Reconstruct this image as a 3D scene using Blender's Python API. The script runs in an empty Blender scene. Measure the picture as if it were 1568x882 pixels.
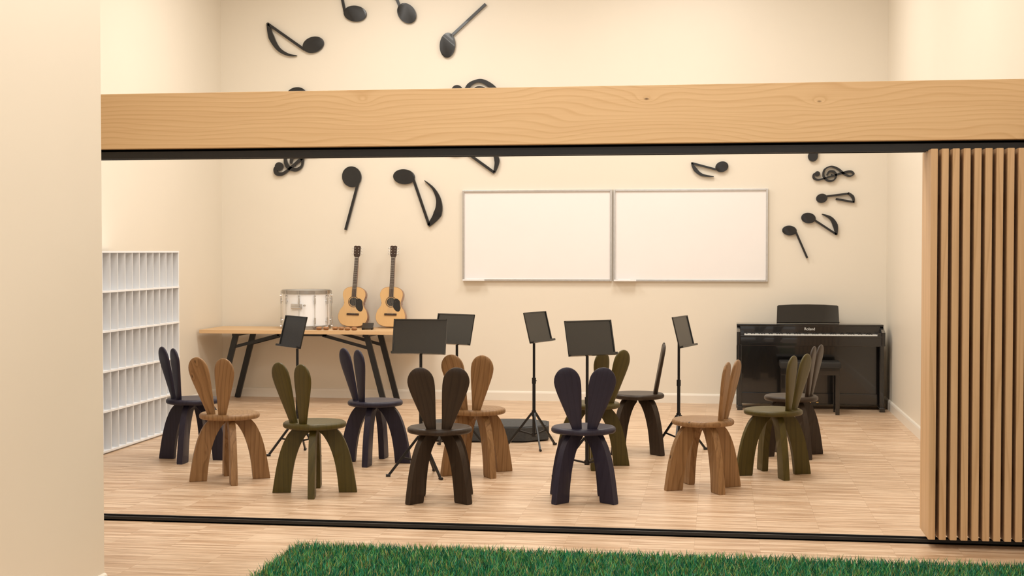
import bpy, bmesh, math, random
import numpy as np
from mathutils import Vector, Matrix
random.seed(4)
scene = bpy.context.scene
scene.view_settings.view_transform='Standard'
col = scene.collection

# ------------------------------------------------------------------ helpers
def rad(a): return math.radians(a)

def finish(name, bm, mat, parent=None, loc=(0,0,0), rot=(0,0,0), smooth=None, wn=False):
    me = bpy.data.meshes.new(name)
    bmesh.ops.recalc_face_normals(bm, faces=bm.faces[:])
    bm.to_mesh(me); bm.free()
    if smooth is not None:
        me.polygons.foreach_set('use_smooth', [True]*len(me.polygons))
        me.set_sharp_from_angle(angle=rad(smooth))
    ob = bpy.data.objects.new(name, me)
    mats = mat if isinstance(mat, (list, tuple)) else [mat]
    for m in mats:
        if m: me.materials.append(m)
    col.objects.link(ob)
    ob.location = loc; ob.rotation_euler = rot
    if parent: ob.parent = parent
    if wn:
        w = ob.modifiers.new('wn', 'WEIGHTED_NORMAL'); w.keep_sharp = True
    return ob

def empty(name, loc=(0,0,0), rotz=0):
    e = bpy.data.objects.new(name, None)
    e.empty_display_size = .1
    e.location = loc; e.rotation_euler = (0,0,rotz)
    col.objects.link(e); return e

def bm_box(bm, c, s, bevel=0, M=None, mi=0):
    r = bmesh.ops.create_cube(bm, size=1)
    vs = r['verts']
    for v in vs:
        v.co = Vector((v.co.x*s[0]+c[0], v.co.y*s[1]+c[1], v.co.z*s[2]+c[2]))
    fs = set(f for v in vs for f in v.link_faces)
    for f in fs: f.material_index = mi
    if bevel:
        es = list(set(e for v in vs for e in v.link_edges))
        r2 = bmesh.ops.bevel(bm, geom=es, offset=bevel, segments=2, profile=.6, affect='EDGES')
        vs = list(set(v for f in r2['faces'] for v in f.verts) | set(v for v in vs if v.is_valid))
    if M is not None:
        for v in vs:
            if v.is_valid: v.co = M @ v.co
    return vs

def box(name, lo, hi, mat, parent=None, bevel=0, loc=(0,0,0), rot=(0,0,0)):
    bm = bmesh.new()
    c = [(a+b)/2 for a,b in zip(lo,hi)]; s = [b-a for a,b in zip(lo,hi)]
    bm_box(bm, c, s, bevel)
    return finish(name, bm, mat, parent, loc, rot, 40 if bevel else None, bool(bevel))

def bm_tube(bm, p0, p1, r0, r1=None, n=14, mi=0):
    r1 = r0 if r1 is None else r1
    p0, p1 = Vector(p0), Vector(p1)
    d = (p1-p0).normalized()
    a = d.orthogonal().normalized(); b = d.cross(a)
    A=[];B=[]
    for i in range(n):
        t=2*math.pi*i/n; o=a*math.cos(t)+b*math.sin(t)
        A.append(bm.verts.new(p0+o*r0)); B.append(bm.verts.new(p1+o*r1))
    fs=[]
    for i in range(n):
        j=(i+1)%n
        fs.append(bm.faces.new((A[i],A[j],B[j],B[i])))
    fs.append(bm.faces.new(A[::-1])); fs.append(bm.faces.new(B))
    for f in fs: f.material_index=mi

def bm_bar(bm, p0, p1, w, h, up=(0,1,0)):
    """rectangular bar from p0 to p1"""
    p0,p1=Vector(p0),Vector(p1); d=(p1-p0).normalized(); u=Vector(up)
    s=d.cross(u).normalized(); u=s.cross(d).normalized()
    q=[]
    for p in (p0,p1):
        q.append([bm.verts.new(p+s*(a*w/2)+u*(b*h/2)) for a,b in ((-1,-1),(1,-1),(1,1),(-1,1))])
    for i in range(4):
        j=(i+1)%4; bm.faces.new((q[0][i],q[0][j],q[1][j],q[1][i]))
    bm.faces.new(q[0][::-1]); bm.faces.new(q[1])

def bm_lathe(bm, prof, n=48, c=(0,0,0), axis='Z', mi=0):
    """prof list of (r,z)"""
    rings=[]
    for r,z in prof:
        if r<1e-6:
            ring=[(0,0,z)]
        else:
            ring=[(r*math.cos(2*math.pi*i/n), r*math.sin(2*math.pi*i/n), z) for i in range(n)]
        vs=[]
        for p in ring:
            if axis=='Y': p=(p[0],p[2],p[1])
            vs.append(bm.verts.new((p[0]+c[0],p[1]+c[1],p[2]+c[2])))
        rings.append(vs)
    for a,b in zip(rings,rings[1:]):
        for i in range(n):
            j=(i+1)%n
            if len(a)==1 and len(b)==1: continue
            if len(a)==1: f=bm.faces.new((a[0],b[i],b[j]))
            elif len(b)==1: f=bm.faces.new((a[i],a[j],b[0]))
            else: f=bm.faces.new((a[i],a[j],b[j],b[i]))
            f.material_index=mi

def bm_prism(bm, pts, d0, d1, fn, bevel=0, mi=0):
    """extrude closed 2D outline pts from depth d0 to d1; fn(a,b,d)->xyz"""
    A=[bm.verts.new(fn(a,b,d0)) for a,b in pts]; B=[bm.verts.new(fn(a,b,d1)) for a,b in pts]
    fs=[bm.faces.new(A), bm.faces.new(B[::-1])]
    n=len(pts)
    for i in range(n):
        j=(i+1)%n; fs.append(bm.faces.new((A[i],B[i],B[j],A[j])))
    for f in fs: f.material_index=mi
    if bevel:
        es=[e for e in fs[0].edges]+[e for e in fs[1].edges]
        bmesh.ops.bevel(bm, geom=es, offset=bevel, segments=3, profile=.5, affect='EDGES')

def catmull(P, n=8, closed=False):
    P=[Vector(p) for p in P]; out=[]
    N=len(P)
    rng = range(N) if closed else range(N-1)
    for i in rng:
        if closed: p0,p1,p2,p3=P[(i-1)%N],P[i],P[(i+1)%N],P[(i+2)%N]
        else: p0,p1,p2,p3=P[max(i-1,0)],P[i],P[i+1],P[min(i+2,N-1)]
        for k in range(n):
            t=k/n
            out.append(.5*((2*p1)+(-p0+p2)*t+(2*p0-5*p1+4*p2-p3)*t*t+(-p0+3*p1-3*p2+p3)*t**3))
    if not closed: out.append(P[-1])
    return out

def interp(x, xs, ys):
    return float(np.interp(x, xs, ys))

# ------------------------------------------------------------------ materials
def new_mat(name, color=(.8,.8,.8), rough=.5, metal=0, spec=.5, coat=0):
    m=bpy.data.materials.new(name); m.use_nodes=True
    b=m.node_tree.nodes['Principled BSDF']
    b.inputs['Base Color'].default_value=(*color,1)
    b.inputs['Roughness'].default_value=rough
    b.inputs['Metallic'].default_value=metal
    b.inputs['Specular IOR Level'].default_value=spec
    b.inputs['Coat Weight'].default_value=coat
    return m

def N(m,t,**kw):
    n=m.node_tree.nodes.new(t)
    for k,v in kw.items():
        if k.startswith('i_'):
            n.inputs[k[2:].replace('_',' ')].default_value=v
        else: setattr(n,k,v)
    return n
def L(m,a,b): m.node_tree.links.new(a,b)
def MATH(m,op,a,b=None,c=None,clamp=False):
    n=N(m,'ShaderNodeMath',operation=op); n.use_clamp=clamp
    for i,v in enumerate((a,b,c)):
        if v is None: continue
        if isinstance(v,(int,float)): n.inputs[i].default_value=v
        else: L(m,v,n.inputs[i])
    return n.outputs[0]

def mottled(name, c, rough=.5, var=.06, scale=3, bump=0, bscale=200, spec=.5, metal=0, coat=0):
    m=new_mat(name,c,rough,metal,spec,coat)
    b=m.node_tree.nodes['Principled BSDF']
    tc=N(m,'ShaderNodeTexCoord')
    no=N(m,'ShaderNodeTexNoise',i_Scale=scale,i_Detail=4.0)
    L(m,tc.outputs['Object'],no.inputs['Vector'])
    r=N(m,'ShaderNodeValToRGB')
    r.color_ramp.elements[0].position=.3; r.color_ramp.elements[1].position=.7
    r.color_ramp.elements[0].color=(*[x*(1-var) for x in c],1)
    r.color_ramp.elements[1].color=(*[min(1,x*(1+var)) for x in c],1)
    L(m,no.outputs['Fac'],r.inputs['Fac']); L(m,r.outputs['Color'],b.inputs['Base Color'])
    if bump:
        n2=N(m,'ShaderNodeTexNoise',i_Scale=bscale,i_Detail=3.0)
        L(m,tc.outputs['Object'],n2.inputs['Vector'])
        bp=N(m,'ShaderNodeBump',i_Strength=bump,i_Distance=.002)
        L(m,n2.outputs['Fac'],bp.inputs['Height']); L(m,bp.outputs['Normal'],b.inputs['Normal'])
    return m

def wood(name, base, dark, stretch, lin, rings, ringmix, fibre, fibmix=.5, knots=0, kscale=(1,1,1), rough=.45, knotcol=None, coat=0, kswirl=2.5, spec=.4):
    """growth rings = fract(lin . p + rings*noise(stretch*p) + swirl round knots), plus fine fibre noise"""
    m=new_mat(name,base,rough,coat=coat,spec=spec)
    b=m.node_tree.nodes['Principled BSDF']
    tc=N(m,'ShaderNodeTexCoord'); oi=N(m,'ShaderNodeObjectInfo')
    comb=N(m,'ShaderNodeCombineXYZ')
    for k in range(3): L(m,oi.outputs['Random'],comb.inputs[k])
    sc=N(m,'ShaderNodeVectorMath',operation='SCALE'); sc.inputs['Scale'].default_value=13.0
    L(m,comb.outputs[0],sc.inputs[0])
    add=N(m,'ShaderNodeVectorMath',operation='ADD')
    L(m,tc.outputs['Object'],add.inputs[0]); L(m,sc.outputs[0],add.inputs[1])
    mp=N(m,'ShaderNodeMapping'); mp.inputs['Scale'].default_value=stretch
    L(m,add.outputs[0],mp.inputs['Vector'])
    no=N(m,'ShaderNodeTexNoise',i_Scale=1.0,i_Detail=1.5,i_Roughness=.4,i_Distortion=.3)
    L(m,mp.outputs[0],no.inputs['Vector'])
    dot=N(m,'ShaderNodeVectorMath',operation='DOT_PRODUCT'); dot.inputs[1].default_value=lin
    L(m,add.outputs[0],dot.inputs[0])
    val=MATH(m,'MULTIPLY_ADD',no.outputs['Fac'],float(rings),dot.outputs['Value'])
    kd=None
    if knots:
        mp3=N(m,'ShaderNodeMapping'); mp3.inputs['Scale'].default_value=kscale
        L(m,add.outputs[0],mp3.inputs['Vector'])
        vo=N(m,'ShaderNodeTexVoronoi',i_Scale=1.0); L(m,mp3.outputs[0],vo.inputs['Vector'])
        kd=vo.outputs['Distance']
        g=MATH(m,'POWER',2.718,MATH(m,'MULTIPLY',kd,-9.0))
        val=MATH(m,'MULTIPLY_ADD',g,float(kswirl),val)
    fr=MATH(m,'FRACT',val)
    rp=N(m,'ShaderNodeValToRGB'); e=rp.color_ramp.elements
    e[0].position=0; e[0].color=(.15,.15,.15,1); e[1].position=.6; e[1].color=(.35,.35,.35,1)
    q=e.new(.86); q.color=(1,1,1,1); q=e.new(1.0); q.color=(.15,.15,.15,1)
    L(m,fr,rp.inputs['Fac'])
    mp2=N(m,'ShaderNodeMapping'); mp2.inputs['Scale'].default_value=fibre
    L(m,add.outputs[0],mp2.inputs['Vector'])
    n2=N(m,'ShaderNodeTexNoise',i_Scale=1.0,i_Detail=4.0,i_Roughness=.6)
    L(m,mp2.outputs[0],n2.inputs['Vector'])
    f2=MATH(m,'MULTIPLY_ADD',n2.outputs['Fac'],2.2,-.6,True)
    a1=MATH(m,'MULTIPLY',rp.outputs['Color'],float(ringmix))
    a2=MATH(m,'MULTIPLY_ADD',f2,float(fibmix),a1,True)
    mix=N(m,'ShaderNodeMixRGB'); mix.inputs[1].default_value=(*base,1); mix.inputs[2].default_value=(*dark,1)
    L(m,a2,mix.inputs[0]); out=mix.outputs[0]
    if knots:
        kr=N(m,'ShaderNodeValToRGB'); k=kr.color_ramp.elements
        k[0].position=knots*.45; k[0].color=(1,1,1,1); k[1].position=knots; k[1].color=(0,0,0,1)
        L(m,kd,kr.inputs['Fac'])
        mk=N(m,'ShaderNodeMixRGB'); kc=knotcol or tuple(x*.3 for x in dark)
        mk.inputs[2].default_value=(*kc,1)
        L(m,kr.outputs['Color'],mk.inputs[0]); L(m,out,mk.inputs[1]); out=mk.outputs[0]
    L(m,out,b.inputs['Base Color'])
    return m

M_wall  = mottled('wall_paint',(.80,.735,.63),.40,.012,1.2,.03,90,.4)
M_wallf = mottled('wall_paint_hall',(.78,.715,.61),.45,.012,1.2,.03,90,.3)
M_base  = mottled('baseboard_paint',(.82,.76,.67),.35,.01,2)
M_ceil  = mottled('ceiling_paint',(.84,.82,.77),.7,.01,2)
M_black = mottled('black_metal',(.006,.006,.007),.4,.1,20)
M_note  = mottled('black_note_plastic',(.006,.006,.007),.35,.1,10,coat=.2)
M_stand = mottled('stand_black',(.006,.006,.007),.35,.1,20)
M_desk  = mottled('stand_desk_black',(.012,.0115,.011),.25,.1,20,spec=.8)
M_piano = mottled('piano_black_polish',(.006,.0055,.0055),.16,.1,8,coat=.6)
M_ivory = mottled('piano_white_key',(.85,.84,.80),.25,.02,8)
M_white = mottled('white_laminate',(.86,.87,.89),.4,.02,4)
M_wbd   = mottled('whiteboard_enamel',(.88,.85,.84),.22,.01,2)
M_alu   = mottled('brushed_aluminium',(.62,.61,.60),.32,.05,30,metal=.85)
M_hoop  = mottled('drum_hoop_metal',(.42,.40,.38),.3,.05,30,metal=.8)
M_chrome= mottled('chrome',(.70,.70,.70),.22,.03,30,metal=1)
M_shell = mottled('drum_shell_white',(.90,.91,.93),.3,.02,5,coat=.1)
M_skin  = mottled('drum_head_film',(.8,.8,.78),.5,.02,5)
M_pod   = mottled('podium_grey_carpet',(.05,.051,.052),.8,.15,60,.4,400)
M_soil  = mottled('turf_backing',(.004,.012,.004),.9,.2,60)
M_brass = mottled('pedal_brass',(.7,.5,.2),.25,.05,30,metal=1)
M_cush  = mottled('bench_vinyl',(.008,.008,.008),.45,.1,30,.2,300)

M_beam  = wood('beam_pine',(.78,.545,.305),(.59,.36,.17),(1.0,1.0,3.2),(0,0,34),9,.5,(1.3,60,130),.4,.034,(1.9,.5,4.0),.5,(.10,.04,.012),kswirl=3)
M_table = wood('table_pine',(.74,.51,.29),(.56,.35,.17),(.7,5,5),(0,24,10),4,.45,(3,90,90),.35)
M_slat  = wood('slat_oak',(.70,.47,.27),(.49,.295,.14),(5,5,.7),(20,14,0),4,.5,(110,110,3),.35,.05,(4,4,1.2),.5)
gv=((5,5,1.3),(26,22,0),4,.5,(110,110,5))
CH = {
 'oak'  : wood('chair_oak',(.37,.212,.095),(.165,.082,.031),*gv,.5,.08,(9,9,4),.42,spec=.35),
 'olive': wood('chair_olive_stain',(.090,.068,.013),(.048,.036,.007),*gv,.4,0,(1,1,1),.42,spec=.3),
 'brown': wood('chair_walnut_stain',(.042,.026,.016),(.019,.0115,.007),*gv,.4,0,(1,1,1),.4,spec=.3),
 'navy' : wood('chair_indigo_stain',(.028,.024,.044),(.016,.0135,.027),*gv,.4,0,(1,1,1),.42,spec=.3),
}
M_spruce= wood('guitar_spruce',(.72,.47,.22),(.58,.34,.15),(8,8,.6),(150,0,0),2,.4,(120,120,3),.2,rough=.3,coat=.2)
M_gside = wood('guitar_mahogany',(.30,.12,.05),(.2,.07,.03),(6,6,2),(20,20,0),5,.3,(90,90,5),.3,rough=.25,coat=.4)
M_rosew = wood('rosewood',(.05,.025,.015),(.03,.015,.01),(6,6,2),(20,20,0),5,.3,(90,90,5),.3,rough=.4)
M_cast  = wood('castanet_wood',(.42,.2,.08),(.28,.12,.05),(20,20,20),(60,0,0),5,.3,(90,90,50),.3,rough=.35)

def floor_material():
    m=new_mat('strip_parquet',(.6,.4,.25),.36,spec=.4)
    b=m.node_tree.nodes['Principled BSDF']
    tc=N(m,'ShaderNodeTexCoord')
    def brick(w,h,c1,c2,off,loc,bias):
        mp=N(m,'ShaderNodeMapping'); mp.inputs['Location'].default_value=loc; L(m,tc.outputs['Object'],mp.inputs['Vector'])
        br=N(m,'ShaderNodeTexBrick'); br.offset=off; br.offset_frequency=1; br.squash=1
        br.inputs['Color1'].default_value=(*c1,1); br.inputs['Color2'].default_value=(*c2,1)
        br.inputs['Mortar'].default_value=(*[x*.8 for x in c2],1)
        br.inputs['Scale'].default_value=1.0; br.inputs['Mortar Size'].default_value=.0006
        br.inputs['Mortar Smooth'].default_value=.3; br.inputs['Bias'].default_value=bias
        br.inputs['Brick Width'].default_value=w; br.inputs['Row Height'].default_value=h
        L(m,mp.outputs[0],br.inputs['Vector']); return br.outputs['Color']
    A=brick(.33,.028,(.77,.585,.42),(.56,.37,.23),.37,(0,0,0),-.1)
    mp=N(m,'ShaderNodeMapping'); mp.inputs['Scale'].default_value=(3.2,34,1)
    L(m,tc.outputs['Object'],mp.inputs['Vector'])
    no=N(m,'ShaderNodeTexNoise',i_Scale=1.0,i_Detail=5.0,i_Roughness=.65); L(m,mp.outputs[0],no.inputs['Vector'])
    rp=N(m,'ShaderNodeValToRGB'); e=rp.color_ramp.elements
    e[0].position=.34; e[0].color=(.64,.56,.48,1); e[1].position=.56; e[1].color=(1.0,1.0,1.0,1)
    L(m,no.outputs['Fac'],rp.inputs['Fac'])
    mx=N(m,'ShaderNodeMixRGB',blend_type='MULTIPLY'); mx.inputs[0].default_value=1
    L(m,A,mx.inputs[1]); L(m,rp.outputs['Color'],mx.inputs[2])
    L(m,mx.outputs[0],b.inputs['Base Color'])
    return m
M_floor=floor_material()

def grass_material():
    m=new_mat('turf_blade',(.02,.1,.04),.45)
    b=m.node_tree.nodes['Principled BSDF']
    g=N(m,'ShaderNodeNewGeometry')
    r=N(m,'ShaderNodeValToRGB'); e=r.color_ramp.elements
    e[0].position=0; e[0].color=(.006,.08,.06,1)
    e[1].position=1; e[1].color=(.50,.33,.14,1)
    for p,c in ((.3,(.012,.17,.08,1)),(.5,(.02,.30,.17,1)),(.7,(.09,.40,.09,1)),(.88,(.24,.40,.09,1))):
        q=e.new(p); q.color=c
    L(m,g.outputs['Random Per Island'],r.inputs['Fac']); L(m,r.outputs['Color'],b.inputs['Base Color'])
    return m
M_grass=grass_material()

# ------------------------------------------------------------------ room shell
YB=14.15; XL=-5.10; XR=1.60; ZC=4.6
box('floor',(-5.6,-1.2,-.1),(2.2,14.4,0),M_floor)
box('ceiling',(-5.3,-1.2,ZC),(1.8,14.35,ZC+.1),M_ceil)
box('wall_back',(XL-.15,YB,0),(XR+.15,YB+.15,ZC),M_wall)
box('wall_left',(XL-.15,5.72,0),(XL,YB,ZC),M_wall)
box('wall_right',(XR,-1.0,0),(XR+.15,YB,ZC),M_wall)
box('wall_hall_left',(-2.82,-1.0,0),(-2.66,5.87,ZC),M_wallf)
box('wall_hall_return',(XL,5.72,0),(-2.82,5.87,ZC),M_wallf)
def baseboard(name,p0,p1,nrm):
    p0=Vector(p0);p1=Vector(p1);n=Vector(nrm)
    prof=[(0,0),(.016,0),(.016,.075),(.012,.088),(.004,.095),(0,.095)]
    bm=bmesh.new()
    A=[bm.verts.new((p0.x+n.x*a,p0.y+n.y*a,b)) for a,b in prof]
    B=[bm.verts.new((p1.x+n.x*a,p1.y+n.y*a,b)) for a,b in prof]
    k=len(prof)
    for i in range(k):
        j=(i+1)%k; bm.faces.new((A[i],A[j],B[j],B[i]))
    bm.faces.new(A); bm.faces.new(B[::-1])
    finish(name,bm,M_base)
baseboard('baseboard_back',(XL,YB),(XR,YB),(0,-1))
baseboard('baseboard_left',(XL,5.9),(XL,YB),(1,0))
baseboard('baseboard_right',(XR,-1),(XR,YB),(-1,0))
baseboard('baseboard_hall_left',(-2.66,-1),(-2.66,5.87),(1,0))

# beam, top rail and floor track of the folding partition
box('ceiling_beam',(XL,7.42,2.062),(XR,7.66,2.362),M_beam,bevel=.003)
bm=bmesh.new()
bm_box(bm,((XL+XR)/2,7.53,2.055),(XR-XL,.10,.012))
bm_box(bm,((XL+XR)/2,7.489,2.035),(XR-XL,.018,.05))
bm_box(bm,((XL+XR)/2,7.571,2.035),(XR-XL,.018,.05))
finish('trim_top_rail',bm,M_black)
bm=bmesh.new()
bm_box(bm,((XL+XR)/2,7.53,.004),(XR-XL,.075,.008))
bm_box(bm,((XL+XR)/2,7.4985,.012),(XR-XL,.012,.024))
bm_box(bm,((XL+XR)/2,7.5615,.012),(XR-XL,.012,.024))
finish('trim_floor_track',bm,M_black)

# ------------------------------------------------------------------ folded slatted partition
door=empty('folding_slat_partition',(0,0,0))
x=1.048; i=0
while x<1.57:
    i+=1
    box('slat_%d'%i,(-.0168,-.155,-.985),(.0168,.155,.985),M_slat,door,.003,(x+.0168,7.53,1.03))
    if i<10:
        bm=bmesh.new()
        for z in (.35,1.03,1.75):
            bm_tube(bm,(x+.0432,7.50 if i%2 else 7.61,z-.04),(x+.0432,7.50 if i%2 else 7.61,z+.04),.009)
        finish('hinge_%d'%i,bm,M_black,door,smooth=40)
    x+=.0528
bm=bmesh.new()
for xx in (1.09,1.30,1.51):
    bm_box(bm,(xx,7.53,.031),(.03,.04,.02),.002)
finish('floor_guides',bm,M_black,door)

# ------------------------------------------------------------------ artificial turf
def turf():
    x0,x1,y0,y1=-2.08,1.52,5.0,6.84
    root=empty('artificial_grass_mat',((x0+x1)/2,(y0+y1)/2,0))
    cx,cy=(x0+x1)/2,(y0+y1)/2
    box('backing',(x0-cx,y0-cy,.001),(x1-cx,y1-cy,.010),M_soil,root)
    rng=np.random.default_rng(3)
    n=60000
    px=rng.uniform(x0,x1,n)-cx; py=y0+(y1-y0)*np.sqrt(rng.uniform(.12,1,n))-cy
    h=rng.uniform(.022,.066,n); a=rng.normal(0,.7,n); w=rng.uniform(.0014,.0032,n)
    la=rng.uniform(0,2*np.pi,n); ln=h*rng.uniform(.1,.6,n)
    dx,dy=np.cos(a)*w,np.sin(a)*w; lx,ly=np.cos(la)*ln,np.sin(la)*ln
    V=np.zeros((n,5,3))
    V[:,0]=np.stack([px-dx,py-dy,np.full(n,.009)],1); V[:,1]=np.stack([px+dx,py+dy,np.full(n,.009)],1)
    V[:,2]=np.stack([px+dx*.8+lx*.35,py+dy*.8+ly*.35,.009+h*.6],1); V[:,3]=np.stack([px-dx*.8+lx*.35,py-dy*.8+ly*.35,.009+h*.6],1)
    V[:,4]=np.stack([px+lx,py+ly,.009+h],1)
    me=bpy.data.meshes.new('blades')
    idx=np.arange(n)*5
    faces=[]
    for k in idx.tolist():
        faces.append((k,k+1,k+2,k+3)); faces.append((k+3,k+2,k+4))
    me.from_pydata(V.reshape(-1,3).tolist(),[],faces); me.materials.append(M_grass)
    ob=bpy.data.objects.new('blades',me); col.objects.link(ob); ob.parent=root
turf()

# ------------------------------------------------------------------ bunny chairs
def loft_ear():
    bm=bmesh.new()
    Ht=.395
    vs_=[0,.1,.2,.3,.4,.5,.6,.68,.75,.81,.86,.9,.93,.955,.975,.988,.996,1.0]
    xs=[0,.15,.3,.45,.6,.7,.77]
    ws=[.027,.037,.049,.061,.072,.078,.0795]
    rings=[];n=28
    for v in vs_:
        w=interp(v,xs,ws)
        t=.0165*(1-.2*v)
        if v>.9: t*=math.sqrt(max(0,1-((v-.9)/.1)**2))*.9+.1
        if v>=1:
            rings.append([bm.verts.new((0,0,Ht))]); continue
        if v>.77:
            w=.0795*math.sqrt(max(0,1-((v-.77)/.23)**2))
        ring=[]
        for i in range(n):
            a=2*math.pi*i/n; ca,sa=math.cos(a),math.sin(a)
            ex=.72
            ring.append(bm.verts.new((w*math.copysign(abs(ca)**ex,ca), t*math.copysign(abs(sa)**ex,sa), v*Ht)))
        rings.append(ring)
    for a,b in zip(rings,rings[1:]):
        for i in range(n):
            j=(i+1)%n
            if len(b)==1: bm.faces.new((a[i],a[j],b[0]))
            else: bm.faces.new((a[i],a[j],b[j],b[i]))
    bm.faces.new(rings[0][::-1])
    o=finish('ear_src',bm,CH['oak'],smooth=60); me=o.data; bpy.data.objects.remove(o); return me
def leg_mesh():
    bm=bmesh.new()
    outer=catmull([(.125,.408),(.168,.36),(.205,.28),(.232,.18),(.250,.08),(.262,0)],5)
    inner=catmull([(.150,0),(.140,.10),(.122,.20),(.092,.29),(.055,.355),(.023,.385),(.023,.408)],5)
    pts=[(p.x,p.y) for p in outer]+[(p.x,p.y) for p in inner]
    bm_prism(bm,pts,-.021,.021,lambda a,b,d:(a,d,b),.005)
    o=finish('leg_src',bm,CH['oak'],smooth=35); me=o.data; bpy.data.objects.remove(o); return me
def seat_mesh():
    bm=bmesh.new()
    R=.196
    bm_lathe(bm,[(0,.4065),(R-.02,.4065),(R-.008,.409),(R-.001,.416),(R,.428),(R-.003,.437),(R-.012,.4435),(R-.03,.445),(.1,.4425),(0,.441)],56)
    o=finish('seat_src',bm,CH['oak'],smooth=50); me=o.data; bpy.data.objects.remove(o); return me
ME_ear,ME_leg,ME_seat=loft_ear(),leg_mesh(),seat_mesh()
def inst(name,me,mat,parent,loc=(0,0,0),rot=(0,0,0)):
    ob=bpy.data.objects.new(name,me); col.objects.link(ob); ob.parent=parent
    ob.location=loc; ob.rotation_euler=rot
    ob.material_slots[0].link='OBJECT'; ob.material_slots[0].material=mat
    return ob
def chair(x,y,back,kind):
    """back = azimuth (deg) of the ear side; local -Y is the back side"""
    e=empty('bunny_chair',(x,y,0),rad(back+90))
    m=CH[kind]
    inst('seat',ME_seat,m,e)
    for k in range(4):
        inst('leg_%d'%(k+1),ME_leg,m,e,(0,0,0),(0,0,rad(45+90*k)))
    for s,nm in ((-1,'ear_left'),(1,'ear_right')):
        inst(nm,ME_ear,m,e,(s*.042,-.128,.434),(rad(10),rad(s*12),0))
    return e
for c in [(-3.75,9.80,223,'navy'),(-3.18,8.95,251,'oak'),(-2.49,8.56,236,'olive'),(-2.42,9.85,222,'navy'),
          (-1.67,8.42,279,'brown'),(-1.62,9.45,260,'oak'),(-.81,8.55,278,'navy'),(-.88,9.92,323,'olive'),
          (-.60,10.62,3,'brown'),(-.10,9.05,-17,'oak'),(.36,9.68,-27,'olive'),(.525,10.62,-17,'brown')]:
    chair(*c)

# ------------------------------------------------------------------ music stands
def stand(x,y,face,top=.93,foot=0):
    """face = azimuth (deg) the desk faces; local -Y"""
    e=empty('music_stand',(x,y,0),rad(face+90))
    bm=bmesh.new()
    bm_tube(bm,(0,0,.10),(0,0,.52),.0125); bm_tube(bm,(0,0,.50),(0,0,top-.02),.0100)
    bm_tube(bm,(0,0,.49),(0,0,.535),.016); bm_tube(bm,(0,0,.085),(0,0,.115),.018); bm_tube(bm,(0,0,.24),(0,0,.285),.018)
    bm_tube(bm,(.01,0,.51),(.035,0,.51),.005)
    finish('pole',bm,M_stand,e,smooth=40)
    for k in range(3):
        a=rad(foot+120*k); c,s=math.cos(a),math.sin(a)
        bm=bmesh.new()
        bm_bar(bm,(c*.016,s*.016,.265),(c*.215,s*.215,.012),.011,.016,(0,0,1))
        bm_bar(bm,(c*.016,s*.016,.10),(c*.125,s*.125,.125),.007,.012,(0,0,1))
        bm_tube(bm,(c*.205,s*.205,.009),(c*.235,s*.235,.009),.009)
        finish('tripod_leg_%d'%(k+1),bm,M_stand,e,smooth=40)
    # desk
    bm=bmesh.new(); W,Hh=.365,.235
    bm_box(bm,(0,0,Hh/2),(W,.004,Hh))
    for s in (-1,1): bm_box(bm,(s*(W/2-.004),-.003,Hh/2),(.008,.010,Hh))
    bm_box(bm,(0,-.003,Hh-.004),(W,.010,.008))
    bm_box(bm,(0,-.016,0),(W,.034,.005)); bm_box(bm,(0,-.032,.006),(W,.004,.014))
    finish('desk',bm,M_desk,e,(0,-.060,top-.115),(rad(-14),0,0))
    bm=bmesh.new(); bm_box(bm,(0,-.004,-.005),(.045,.026,.05),.004)
    bm_tube(bm,(-.035,.004,0),(.035,.004,0),.007)
    finish('tilt_bracket',bm,M_stand,e,(0,0,top),(rad(-14),0,0))
stand(-3.08,10.14,222,.91,20); stand(-1.97,9.29,268,.935,80); stand(-1.98,10.66,240,.91,50)
stand(-1.40,10.76,340,.925,100); stand(-.865,9.38,308,.93,30); stand(-.30,10.74,344,.90,70)

# ------------------------------------------------------------------ conductor podium
bm=bmesh.new()
def octo(w,d,c): return [(-w+c,-d),(w-c,-d),(w,-d+c*.7),(w,d-c*.7),(w-c,d),(-w+c,d),(-w,d-c*.7),(-w,-d+c*.7)]
fz=lambda a,b,d:(a,b,d)
bm_prism(bm,octo(.51,.285,.18),.01,.118,fz,.006)
bm_prism(bm,octo(.48,.26,.17),0,.012,fz)
bm_prism(bm,octo(.49,.27,.17),.117,.123,fz)
finish('conductor_podium',bm,M_pod,None,(-1.86,11.27,0),(0,0,rad(6)))

# ------------------------------------------------------------------ cubby shelf
def shelf():
    X0,X1=-5.08,-4.483; y0,y1=8.95,11.40; Ht=1.505
    e=empty('cubby_shelf',(X0,y0,0)); D=X1-X0; Ly=y1-y0
    box('back_panel',(0,0,.02),(.012,Ly,Ht),M_white,e)
    bm=bmesh.new()
    rows=5; t=.014
    for r in range(rows+1):
        z=.012+(Ht-.012-t)*r/rows
        bm_box(bm,(D/2,Ly/2,z+t/2),(D,Ly,t))
    finish('shelf_boards',bm,M_white,e)
    bm=bmesh.new(); n=18
    for k in range(n+1):
        y=t/2+(Ly-t)*k/n
        bm_box(bm,(D/2-.001,y,Ht/2+.002),(D-.004,.008 if 0<k<n else t,Ht-.03))
    finish('dividers',bm,M_white,e)
    box('plinth',(0,.01,0),(D-.02,Ly-.01,.014),M_white,e)
shelf()

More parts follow.
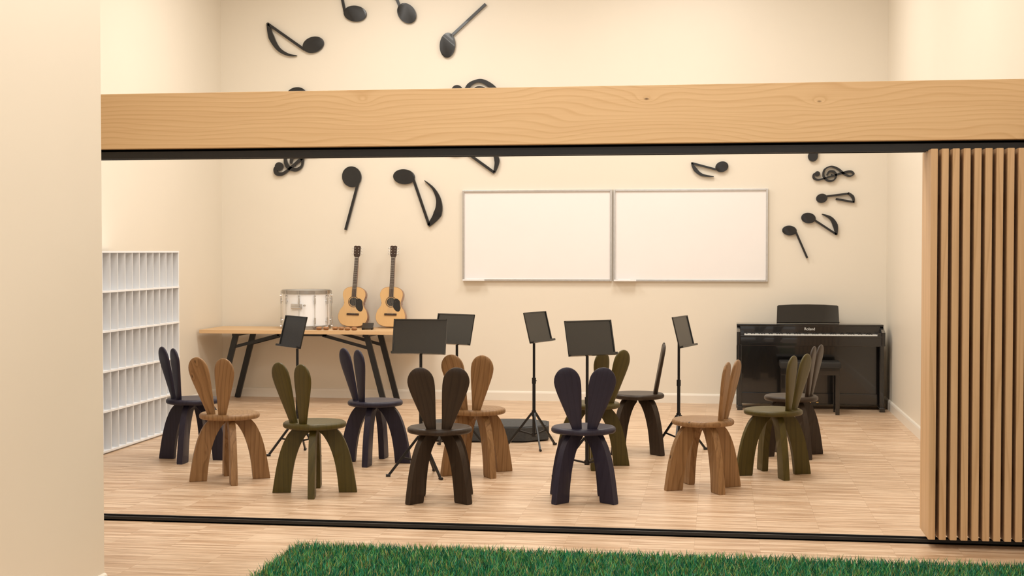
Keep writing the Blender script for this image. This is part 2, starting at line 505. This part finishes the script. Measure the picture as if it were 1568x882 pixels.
# ------------------------------------------------------------------ trestle table
ZT=.73
def table():
    x0,x1,y0,y1=-5.07,-2.86,13.40,14.10; zt=ZT
    cx,cy=(x0+x1)/2,(y0+y1)/2
    e=empty('trestle_table',(cx,cy,0))
    box('table_top',(x0-cx,y0-cy,zt-.036),(x1-cx,y1-cy,zt),M_table,e,.003)
    bm=bmesh.new()
    for (xt,xb) in ((-4.72,-4.90),(-3.40,-3.22)):
        for yy in (y0+.09,y1-.07):
            bm_bar(bm,(xt-cx,yy-cy,zt-.04),(xb-cx,yy-cy,0.0),.055,.03)
        bm_bar(bm,(xt-cx,y0+.05-cy,zt-.05),(xt-cx,y1-.05-cy,zt-.05),.06,.025,(0,0,1))
    finish('trestle_legs',bm,M_black,e)
    bm=bmesh.new()
    for yy in (y0+.09,y1-.07):
        bm_bar(bm,(-4.77-cx,yy-cy,.55),(-4.28-cx,yy-cy,zt-.05),.03,.02)
        bm_bar(bm,(-3.35-cx,yy-cy,.55),(-3.84-cx,yy-cy,zt-.05),.03,.02)
    bm_bar(bm,(-4.3-cx,y0+.09-cy,zt-.05),(-3.8-cx,y0+.09-cy,zt-.05),.02,.02)
    bm_bar(bm,(-4.3-cx,y1-.07-cy,zt-.05),(-3.8-cx,y1-.07-cy,zt-.05),.02,.02)
    finish('braces',bm,M_black,e)
table()

# ------------------------------------------------------------------ marching drum
def drum():
    e=empty('marching_drum',(-4.085,13.76,ZT+.001))
    R=.232; Ht=.385
    bm=bmesh.new(); bm_lathe(bm,[(0,.02),(R,.02),(R,Ht-.02),(0,Ht-.02)],64); finish('shell',bm,M_shell,e,smooth=40)
    bm=bmesh.new(); bm_lathe(bm,[(0,Ht-.018),(R+.002,Ht-.018),(R+.002,Ht-.008),(R-.008,Ht-.004),(0,Ht-.004)],64); finish('batter_head',bm,M_skin,e,smooth=40)
    for z,nm in ((0,'bottom_hoop'),(Ht-.034,'top_hoop')):
        bm=bmesh.new(); bm_lathe(bm,[(R+.004,z),(R+.012,z),(R+.012,z+.034),(R+.008,z+.037),(R+.004,z+.034),(R+.004,z)],64)
        finish(nm,bm,M_hoop,e,smooth=40)
    bm=bmesh.new()
    for k in range(10):
        a=2*math.pi*(k+.5)/10; c,s=math.cos(a),math.sin(a); r=R+.018
        bm_tube(bm,(c*r,s*r,.008),(c*r,s*r,Ht-.005),.003,n=8)
        for z in (.03,Ht-.05):
            bm_tube(bm,(c*(R+.008),s*(R+.008),z-.006),(c*(R+.028),s*(R+.028),z-.006),.009,n=8)
        for z in (.085,Ht-.105):
            bm_tube(bm,(c*r,s*r,z-.03),(c*r,s*r,z+.03),.009,n=10)
            bm_tube(bm,(c*(R-.004),s*(R-.004),z),(c*r,s*r,z),.008,n=8)
    finish('lugs_and_rods',bm,M_chrome,e,smooth=40)
    bm=bmesh.new()
    a=rad(-97)
    M=Matrix.Rotation(a+math.pi/2,4,'Z')
    bm_box(bm,(0,-R-.006,Ht*.6),(.12,.012,.045),.003,M)
    bm_tube(bm,M@Vector((-.05,-R-.02,Ht*.55)),M@Vector((.05,-R-.02,Ht*.55)),.007)
    bm_tube(bm,M@Vector((.08,-R-.01,Ht*.62)),M@Vector((.10,-R-.03,Ht*.62)),.01)
    finish('strainer_plate',bm,M_alu,e,smooth=40)
drum()

# ------------------------------------------------------------------ acoustic guitars
def guitar(x,y,z,lean,roll):
    e=empty('acoustic_guitar',(x,y,z))
    e.rotation_euler=(rad(lean),rad(roll),0)
    half=[(0,0),(.06,.003),(.115,.022),(.147,.065),(.152,.115),(.136,.165),(.108,.205),(.098,.238),(.108,.278),(.118,.318),(.112,.358),(.085,.388),(.045,.402),(0,.406)]
    L_=[(p[0],p[1]) for p in half]; R_=[(-p[0],p[1]) for p in half[-2:0:-1]]
    pts=[(p.x,p.y) for p in catmull([Vector(q) for q in L_+R_],4,True)]
    bm=bmesh.new(); bm_prism(bm,pts,-.030,.045,lambda a,b,d:(a,d,b),.003); finish('body',bm,M_gside,e,smooth=40)
    ins=[(a*.985,.203+(b-.203)*.985) for a,b in pts]
    bm=bmesh.new(); bm_prism(bm,ins,-.0335,-.0295,lambda a,b,d:(a,d,b)); finish('soundboard',bm,M_spruce,e)
    def disc(nm,r,z,d,m,r0=0):
        bm=bmesh.new(); bm_lathe(bm,[(r0,-.0335),(r0,d),(r,d),(r,-.0335)] if r0 else [(0,d),(r,d),(r,-.0335)],36,(0,0,z),'Y'); finish(nm,bm,m,e,smooth=30)
    disc('rosette',.056,.252,-.0345,M_rosew,.050); disc('soundhole',.043,.252,-.0348,M_note)
    bm=bmesh.new(); pg=[(.02,.212),(.044,.25),(.036,.278),(.06,.285),(.088,.262),(.094,.228),(.1,.19),(.085,.158),(.05,.165)]
    pg=[(p.x,p.y) for p in catmull([Vector(q) for q in pg],4,True)]
    bm_prism(bm,pg,-.0357,-.033,lambda a,b,d:(a,d,b)); finish('pickguard',bm,M_note,e)
    bm=bmesh.new(); bm_box(bm,(0,-.038,.125),(.125,.010,.02),.002); finish('bridge',bm,M_rosew,e)
    bm=bmesh.new()
    bm_prism(bm,[(-.021,.36),(.021,.36),(.0185,.70),(-.0185,.70)],-.030,-.008,lambda a,b,d:(a,d,b)); finish('neck',bm,M_gside,e)
    bm=bmesh.new()
    bm_prism(bm,[(-.022,.30),(.022,.30),(.0185,.70),(-.0185,.70)],-.041,-.030,lambda a,b,d:(a,d,b))
    finish('fretboard',bm,M_rosew,e)
    bm=bmesh.new()
    for k in range(1,17):
        z_=.70-.52*(1-2**(-k/12)); bm_box(bm,(0,-.0415,z_),(.038,.0015,.0015))
    finish('frets',bm,M_chrome,e)
    bm=bmesh.new()
    bm_prism(bm,[(-.019,.70),(.019,.70),(.032,.725),(.034,.815),(.018,.822),(0,.818),(-.018,.822),(-.034,.815),(-.032,.725)],-.032,-.018,lambda a,b,d:(a,d,b))
    finish('headstock',bm,M_rosew,e)
    bm=bmesh.new()
    for s in (-1,1):
        for k in range(3):
            z_=.74+.028*k
            bm_tube(bm,(s*.03,-.024,z_),(s*.046,-.024,z_),.0025,n=8); bm_box(bm,(s*.05,-.024,z_),(.010,.008,.014),.002)
            bm_tube(bm,(s*.018,-.032,z_),(s*.018,-.042,z_),.004,n=8)
    finish('tuning_pegs',bm,M_chrome,e)
    bm=bmesh.new()
    for k in range(6):
        u=(k-2.5)/2.5
        bm_tube(bm,(u*.026,-.0445,.125),(u*.016,-.0435,.70),.0006,n=5)
    bm_box(bm,(0,-.042,.70),(.037,.006,.004))
    finish('strings',bm,M_chrome,e)
guitar(-3.655,13.94,ZT+.010,-8,2); guitar(-3.265,13.94,ZT+.010,-8,1)

def castanets(x,y,m1,r=0):
    e=empty('castanets',(x,y,ZT+.001),rad(r))
    bm=bmesh.new()
    for s in (-1,1):
        bm_lathe(bm,[(0,0),(.018,.001),(.028,.006),(.030,.012),(.022,.013),(0,.009)],24,(s*.034,0,0))
    finish('shell_bottom',bm,m1,e,smooth=50)
    bm=bmesh.new()
    for s in (-1,1):
        bm_lathe(bm,[(0,.018),(.022,.016),(.030,.0165),(.029,.023),(.018,.030),(0,.032)],24,(s*.034,0,0))
    finish('shell_top',bm,m1,e,smooth=50)
    bm=bmesh.new()
    for s in (-1,1): bm_tube(bm,(s*.034-.02,.02,.008),(s*.034-.02,.02,.026),.003,n=8)
    finish('cord',bm,M_note,e)
castanets(-3.85,13.52,M_cast,10); castanets(-3.70,13.55,M_cast,-15); castanets(-3.56,13.50,M_cast,5)
e=empty('guitar_footrest',(-3.44,13.70,ZT+.001),rad(10))
bm=bmesh.new(); bm_bar(bm,(0,-.08,.012),(0,.07,.055),.11,.008,(0,0,1)); finish('foot_plate',bm,M_black,e)
bm=bmesh.new()
for s in (-1,1):
    bm_bar(bm,(s*.045,-.09,.005),(s*.045,.09,.005),.012,.010,(0,0,1)); bm_bar(bm,(s*.045,.08,.008),(s*.045,.05,.048),.010,.008,(1,0,0))
finish('frame',bm,M_black,e)

# ------------------------------------------------------------------ whiteboards
def whiteboard(x0,x1):
    z0,z1=1.204,2.115; cx=(x0+x1)/2; cz=(z0+z1)/2; w=x1-x0; h=z1-z0
    e=empty('whiteboard',(cx,YB,cz))
    box('writing_panel',(-w/2+.01,-.022,-h/2+.01),(w/2-.01,-.002,h/2-.01),M_wbd,e)
    bm=bmesh.new(); f=.02
    for s in (-1,1):
        bm_box(bm,(s*(w/2-f/2),-.018,0),(f,.036,h),.002); bm_box(bm,(0,-.018,s*(h/2-f/2)),(w-2*f,.036,f),.002)
    finish('frame',bm,M_alu,e)
    bm=bmesh.new()
    bm_box(bm,(-w/2+.12,-.055,-h/2+.004),(.22,.045,.005)); bm_box(bm,(-w/2+.12,-.079,-h/2+.010),(.22,.003,.015))
    bm_tube(bm,(-w/2+.05,-.055,-h/2+.015),(-w/2+.17,-.055,-h/2+.015),.007)
    finish('marker_tray',bm,M_white,e)
whiteboard(-2.565,-1.057); whiteboard(-1.043,.468)

# ------------------------------------------------------------------ digital piano and bench
def piano():
    e=empty('digital_piano',(.85,13.82,0)); w=.685
    F=-.20; B=.22; T=.79
    for s,nm in ((-1,'side_panel_left'),(1,'side_panel_right')):
        bm=bmesh.new()
        pr=[(B,0),(B,T),(F+.17,T),(F+.10,T-.025),(F,.74),(F,.615),(F+.15,.60),(F+.15,.0)]
        bm_prism(bm,pr,s*w,s*(w-.032),lambda a,b,d:(d,a,b),.003); finish(nm,bm,M_piano,e,smooth=35)
        bm=bmesh.new(); bm_box(bm,(s*(w-.03),F+.02,.32),(.036,.036,.60),.004); bm_box(bm,(s*(w-.03),F+.08,.02),(.05,.24,.04),.004)
        finish('front_leg_'+('left' if s<0 else 'right'),bm,M_piano,e)
    box('lid',(-w,F+.155,T-.002),(w,B,T+.018),M_piano,e,.004)
    box('fallboard',(-w+.033,F+.150,.718),(w-.033,F+.172,T-.003),M_piano,e,.002)
    box('key_bed',(-w+.033,F+.005,.61),(w-.033,B-.02,.690),M_piano,e,.004)
    box('key_slip',(-w+.033,F+.002,.688),(w-.033,F+.022,.708),M_piano,e,.002)
    box('cheek_left',(-w+.033,F+.022,.69),(-w+.068,F+.15,.735),M_piano,e,.002)
    box('cheek_right',(w-.068,F+.022,.69),(w-.033,F+.15,.735),M_piano,e,.002)
    bm=bmesh.new(); kw=(2*w-.14)/52
    for k in range(52):
        x=-w+.07+kw*(k+.5); bm_box(bm,(x,F+.086,.707),(kw-.0012,.128,.022))
    finish('white_keys',bm,M_ivory,e)
    bm=bmesh.new()
    for k in range(51):
        if (k+5)%7 in (2,6): continue
        x=-w+.07+kw*(k+1); bm_box(bm,(x,F+.108,.722),(kw*.55,.084,.012),.001)
    finish('black_keys',bm,M_note,e)
    box('lower_panel',(-w+.033,F+.18,.13),(w-.033,F+.20,.61),M_piano,e,.002)
    box('back_panel',(-w+.033,B-.02,.05),(w-.033,B-.004,T-.01),M_piano,e)
    box('bottom_rail',(-w+.033,F+.14,.05),(w-.033,F+.22,.15),M_piano,e,.004)
    bm=bmesh.new()
    for s in (-1,0,1): bm_box(bm,(s*.07,F+.10,.075),(.022,.10,.01),.003)
    finish('pedals',bm,M_brass,e)
    bm=bmesh.new()
    pts=[(-.295,0),(.295,0),(.288,.168),(.275,.176),(.15,.182),(0,.184),(-.15,.182),(-.275,.176),(-.288,.168)]
    bm_prism(bm,pts,-.008,.008,lambda a,b,d:(a,d,b),.003)
    bm_box(bm,(0,-.02,.004),(.59,.04,.008),.002)
    finish('music_rest',bm,M_piano,e,(-.01,.07,T+.021),(rad(-14),0,0))
    cu=bpy.data.curves.new('logo_lettering','FONT'); cu.body='Roland'; cu.size=.036; cu.extrude=.0005; cu.align_x='CENTER'
    t=bpy.data.objects.new('logo_lettering',cu); col.objects.link(t); t.parent=e
    t.location=(0,F+.1485,.752); t.rotation_euler=(rad(90),0,0); cu.materials.append(M_ivory)
piano()
def bench():
    e=empty('piano_bench',(.83,13.43,0))
    w,d=.275,.15
    box('cushion',(-w,-d,.425),(w,d,.485),M_cush,e,.012)
    box('apron',(-w+.01,-d+.01,.365),(w-.01,d-.01,.425),M_piano,e,.003)
    bm=bmesh.new()
    for sx in (-1,1):
        for sy in (-1,1):
            bm_box(bm,(sx*(w-.03),sy*(d-.03),.1825),(.038,.038,.365),.003)
    finish('legs',bm,M_piano,e)
bench()

# ------------------------------------------------------------------ wall music notes
CLEF=[(0.0,-0.12),(-0.08,-0.05),(-0.06,0.06),(0.04,0.10),(0.14,0.03),(0.14,-0.1),(0.02,-0.2),(-0.14,-0.16),(-0.2,0.0),(-0.12,0.16),(0.03,0.3),(0.1,0.42),(0.06,0.52),(-0.01,0.45),(0.0,0.25),(0.05,-0.1),(0.08,-0.33),(0.02,-0.44),(-0.07,-0.42),(-0.07,-0.34)]
def note(name,ax,ay,X0,ppm,heads=(),strokes=(),clef=None):
    """flat cut-out; sketch units (y down) relative to anchor, ppm units per metre"""
    Z0=1.5+(385-ay)/ppm
    bm=bmesh.new()
    fn=lambda a,b,d:((a-ax)/ppm,d,-(b-ay)/ppm)
    for (hx,hy,rx,ry,an) in heads:
        c,s=math.cos(rad(an)),math.sin(rad(an))
        pts=[(hx+rx*math.cos(t)*c-ry*math.sin(t)*s, hy+rx*math.cos(t)*s+ry*math.sin(t)*c) for t in [2*math.pi*i/40 for i in range(40)]]
        bm_prism(bm,pts,-.034,-.010,fn,.002)
    def ribbon(P,Wd,dd=0):
        n=len(P); A=[];
        for i,p in enumerate(P):
            t=(P[min(i+1,n-1)]-P[max(i-1,0)]).normalized(); nn=Vector((-t.y,t.x)); w=Wd[i]/2
            A.append((p+nn*w,p-nn*w))
        q=[[bm.verts.new(fn(v.x,v.y,d)) for v in (a,b) for d in (-.0335-dd,-.0105)] for a,b in A]
        for u,v in zip(q,q[1:]):
            bm.faces.new((u[0],u[2],v[2],v[0])); bm.faces.new((u[1],v[1],v[3],u[3]))
            bm.faces.new((u[0],v[0],v[1],u[1])); bm.faces.new((u[2],u[3],v[3],v[2]))
        bm.faces.new((q[0][0],q[0][1],q[0][3],q[0][2])); bm.faces.new((q[-1][0],q[-1][2],q[-1][3],q[-1][1]))
    for st in strokes:
        pts,ws=st
        if len(pts)>2:
            P=catmull([Vector(p) for p in pts],8)
            W=[interp(i/(len(P)-1),[k/(len(ws)-1) for k in range(len(ws))],ws) for i in range(len(P))]
        else:
            P=[Vector(p) for p in pts]; W=ws
        ribbon(P,W)
    if clef:
        cx,cy,h,an,wd=clef
        c,s=math.cos(rad(an)),math.sin(rad(an))
        P=catmull([Vector((cx+h*(p[0]*c-p[1]*s),cy-h*(p[0]*s+p[1]*c))) for p in CLEF],8)
        n=len(P); W=[wd*(.55+.45*abs(math.sin(i/n*math.pi*5))) for i in range(n)]
        ribbon(P,W,.0008)
        hx,hy=P[-1].x,P[-1].y
        pts=[(hx+wd*1.1*math.cos(t),hy+wd*1.1*math.sin(t)) for t in [2*math.pi*i/24 for i in range(24)]]
        bm_prism(bm,pts,-.034,-.010,fn)
    if heads: q=((heads[0][0]-ax)/ppm,-((heads[0][1]-ay)/ppm))
    else: q=(0,0)
    bm_tube(bm,(q[0],-.012,q[1]),(q[0],0,q[1]),.008)   # stand-off pin to the wall
    finish(name,bm,M_note,None,(X0,YB,Z0),smooth=30)
S=lambda a,b,w=4:((a,b),(w,w))
note('wall_music_note',455,65,-4.29,149,[(482,71,17,12,-15)],[S((468,78),(411,38)),(((410,36),(416,58),(427,76),(442,85),(456,87)),(3,9,6,4,1))])
note('wall_music_note',545,20,-3.67,150,[(545,23,18,12,8)],[S((529,20),(516,-42)),(((516,-42),(530,-32),(540,-20),(542,-5)),(3,9,5,1))])
note('wall_music_note',620,20,-3.155,150.6,[(623,23,17,13,50)],[S((612,12),(590,-42)),(((590,-42),(606,-36),(612,-16),(604,2)),(3,8,5,1))])
note('wall_music_note',690,65,-2.69,151.4,[(686,71,12,19,4)],[S((692,57),(745,10))])
note('wall_music_note',455,145,-4.29,149,[(455,147,16,12,-10)],[S((442,154),(400,200)),])
note('wall_music_note',452,254,-4.31,149,clef=(455,246,84,-60,6))
note('wall_music_note',725,152,-2.45,151.7,clef=(735,146,104,-88,8))
note('wall_music_note',725,235,-2.45,151.7,[(697,227,16,11,5)],[S((711,232),(757,265)),(((757,265),(761,247),(754,230),(740,215)),(3,8,6,1))])
note('wall_music_note',540,275,-3.71,150,[(540,271,15,16,-20)],[S((552,273),(530,352))])
note('wall_music_note',640,290,-3.02,150.8,[(618,271,17,11.5,5)],[S((632,273),(657,345)),(((656,346),(670,328),(672,308),(664,290),(650,277)),(4,13,8,4,1))])
note('wall_music_note',1085,258,-.103,155.4,[(1104,256,10,8,-15)],[S((1095,260),(1059,250),3),(((1058,249),(1064,260),(1074,268),(1092,271)),(2,6,4,1))])
note('wall_music_note',1243,230,.894,157,[(1243,240,7.5,8,0)],[S((1249,238),(1252,195),3)])
note('wall_music_note',1272,268,1.075,157,clef=(1272,268,62,-82,3.6))
note('wall_music_note',1275,303,1.095,157,[(1257,304,8.5,7,-10)],[S((1264,301),(1297,297),3),(((1296,296),(1303,302),(1305,311)),(3,5,2)),S((1278,305),(1305,310),3)])
note('wall_music_note',1252,342,.95,157,[(1237,334,11,8,8)],[S((1246,337),(1279,359),3),(((1279,360),(1277,345),(1270,334),(1257,328)),(3,8,5,1))])
note('wall_music_note',1220,370,.75,157,[(1208,353,11,7.5,5)],[S((1218,356),(1235,395),3)])

# ------------------------------------------------------------------ lights
def area(name,loc,size,power,color=(1,.965,.90),rot=(0,0,0)):
    l=bpy.data.lights.new(name,'AREA'); l.shape='RECTANGLE'; l.size=size[0]; l.size_y=size[1]; l.energy=power; l.color=color
    o=bpy.data.objects.new(name,l); col.objects.link(o); o.location=loc; o.rotation_euler=rot
    return o
for lx in (-3.2,-.3):
    for ly in (9.0,12.0):
        area('ceiling_light_panel',(lx,ly,4.55),(1.2,1.2),68)
area('ceiling_light_panel',(-1.0,5.2,4.55),(1.6,1.6),86)
area('ceiling_light_panel',(-.8,1.6,4.55),(1.6,1.6),74)
w=bpy.data.worlds.new('world'); scene.world=w; w.use_nodes=True
w.node_tree.nodes['Background'].inputs[0].default_value=(1,.96,.9,1)
w.node_tree.nodes['Background'].inputs[1].default_value=1.0

cam=bpy.data.cameras.new('camera'); cam.lens=50; cam.sensor_width=36; cam.clip_end=100
co=bpy.data.objects.new('camera',cam); col.objects.link(co)
co.location=(0,0,1.5); co.rotation_euler=(rad(90-1.472),0,rad(8.3))
scene.camera=co
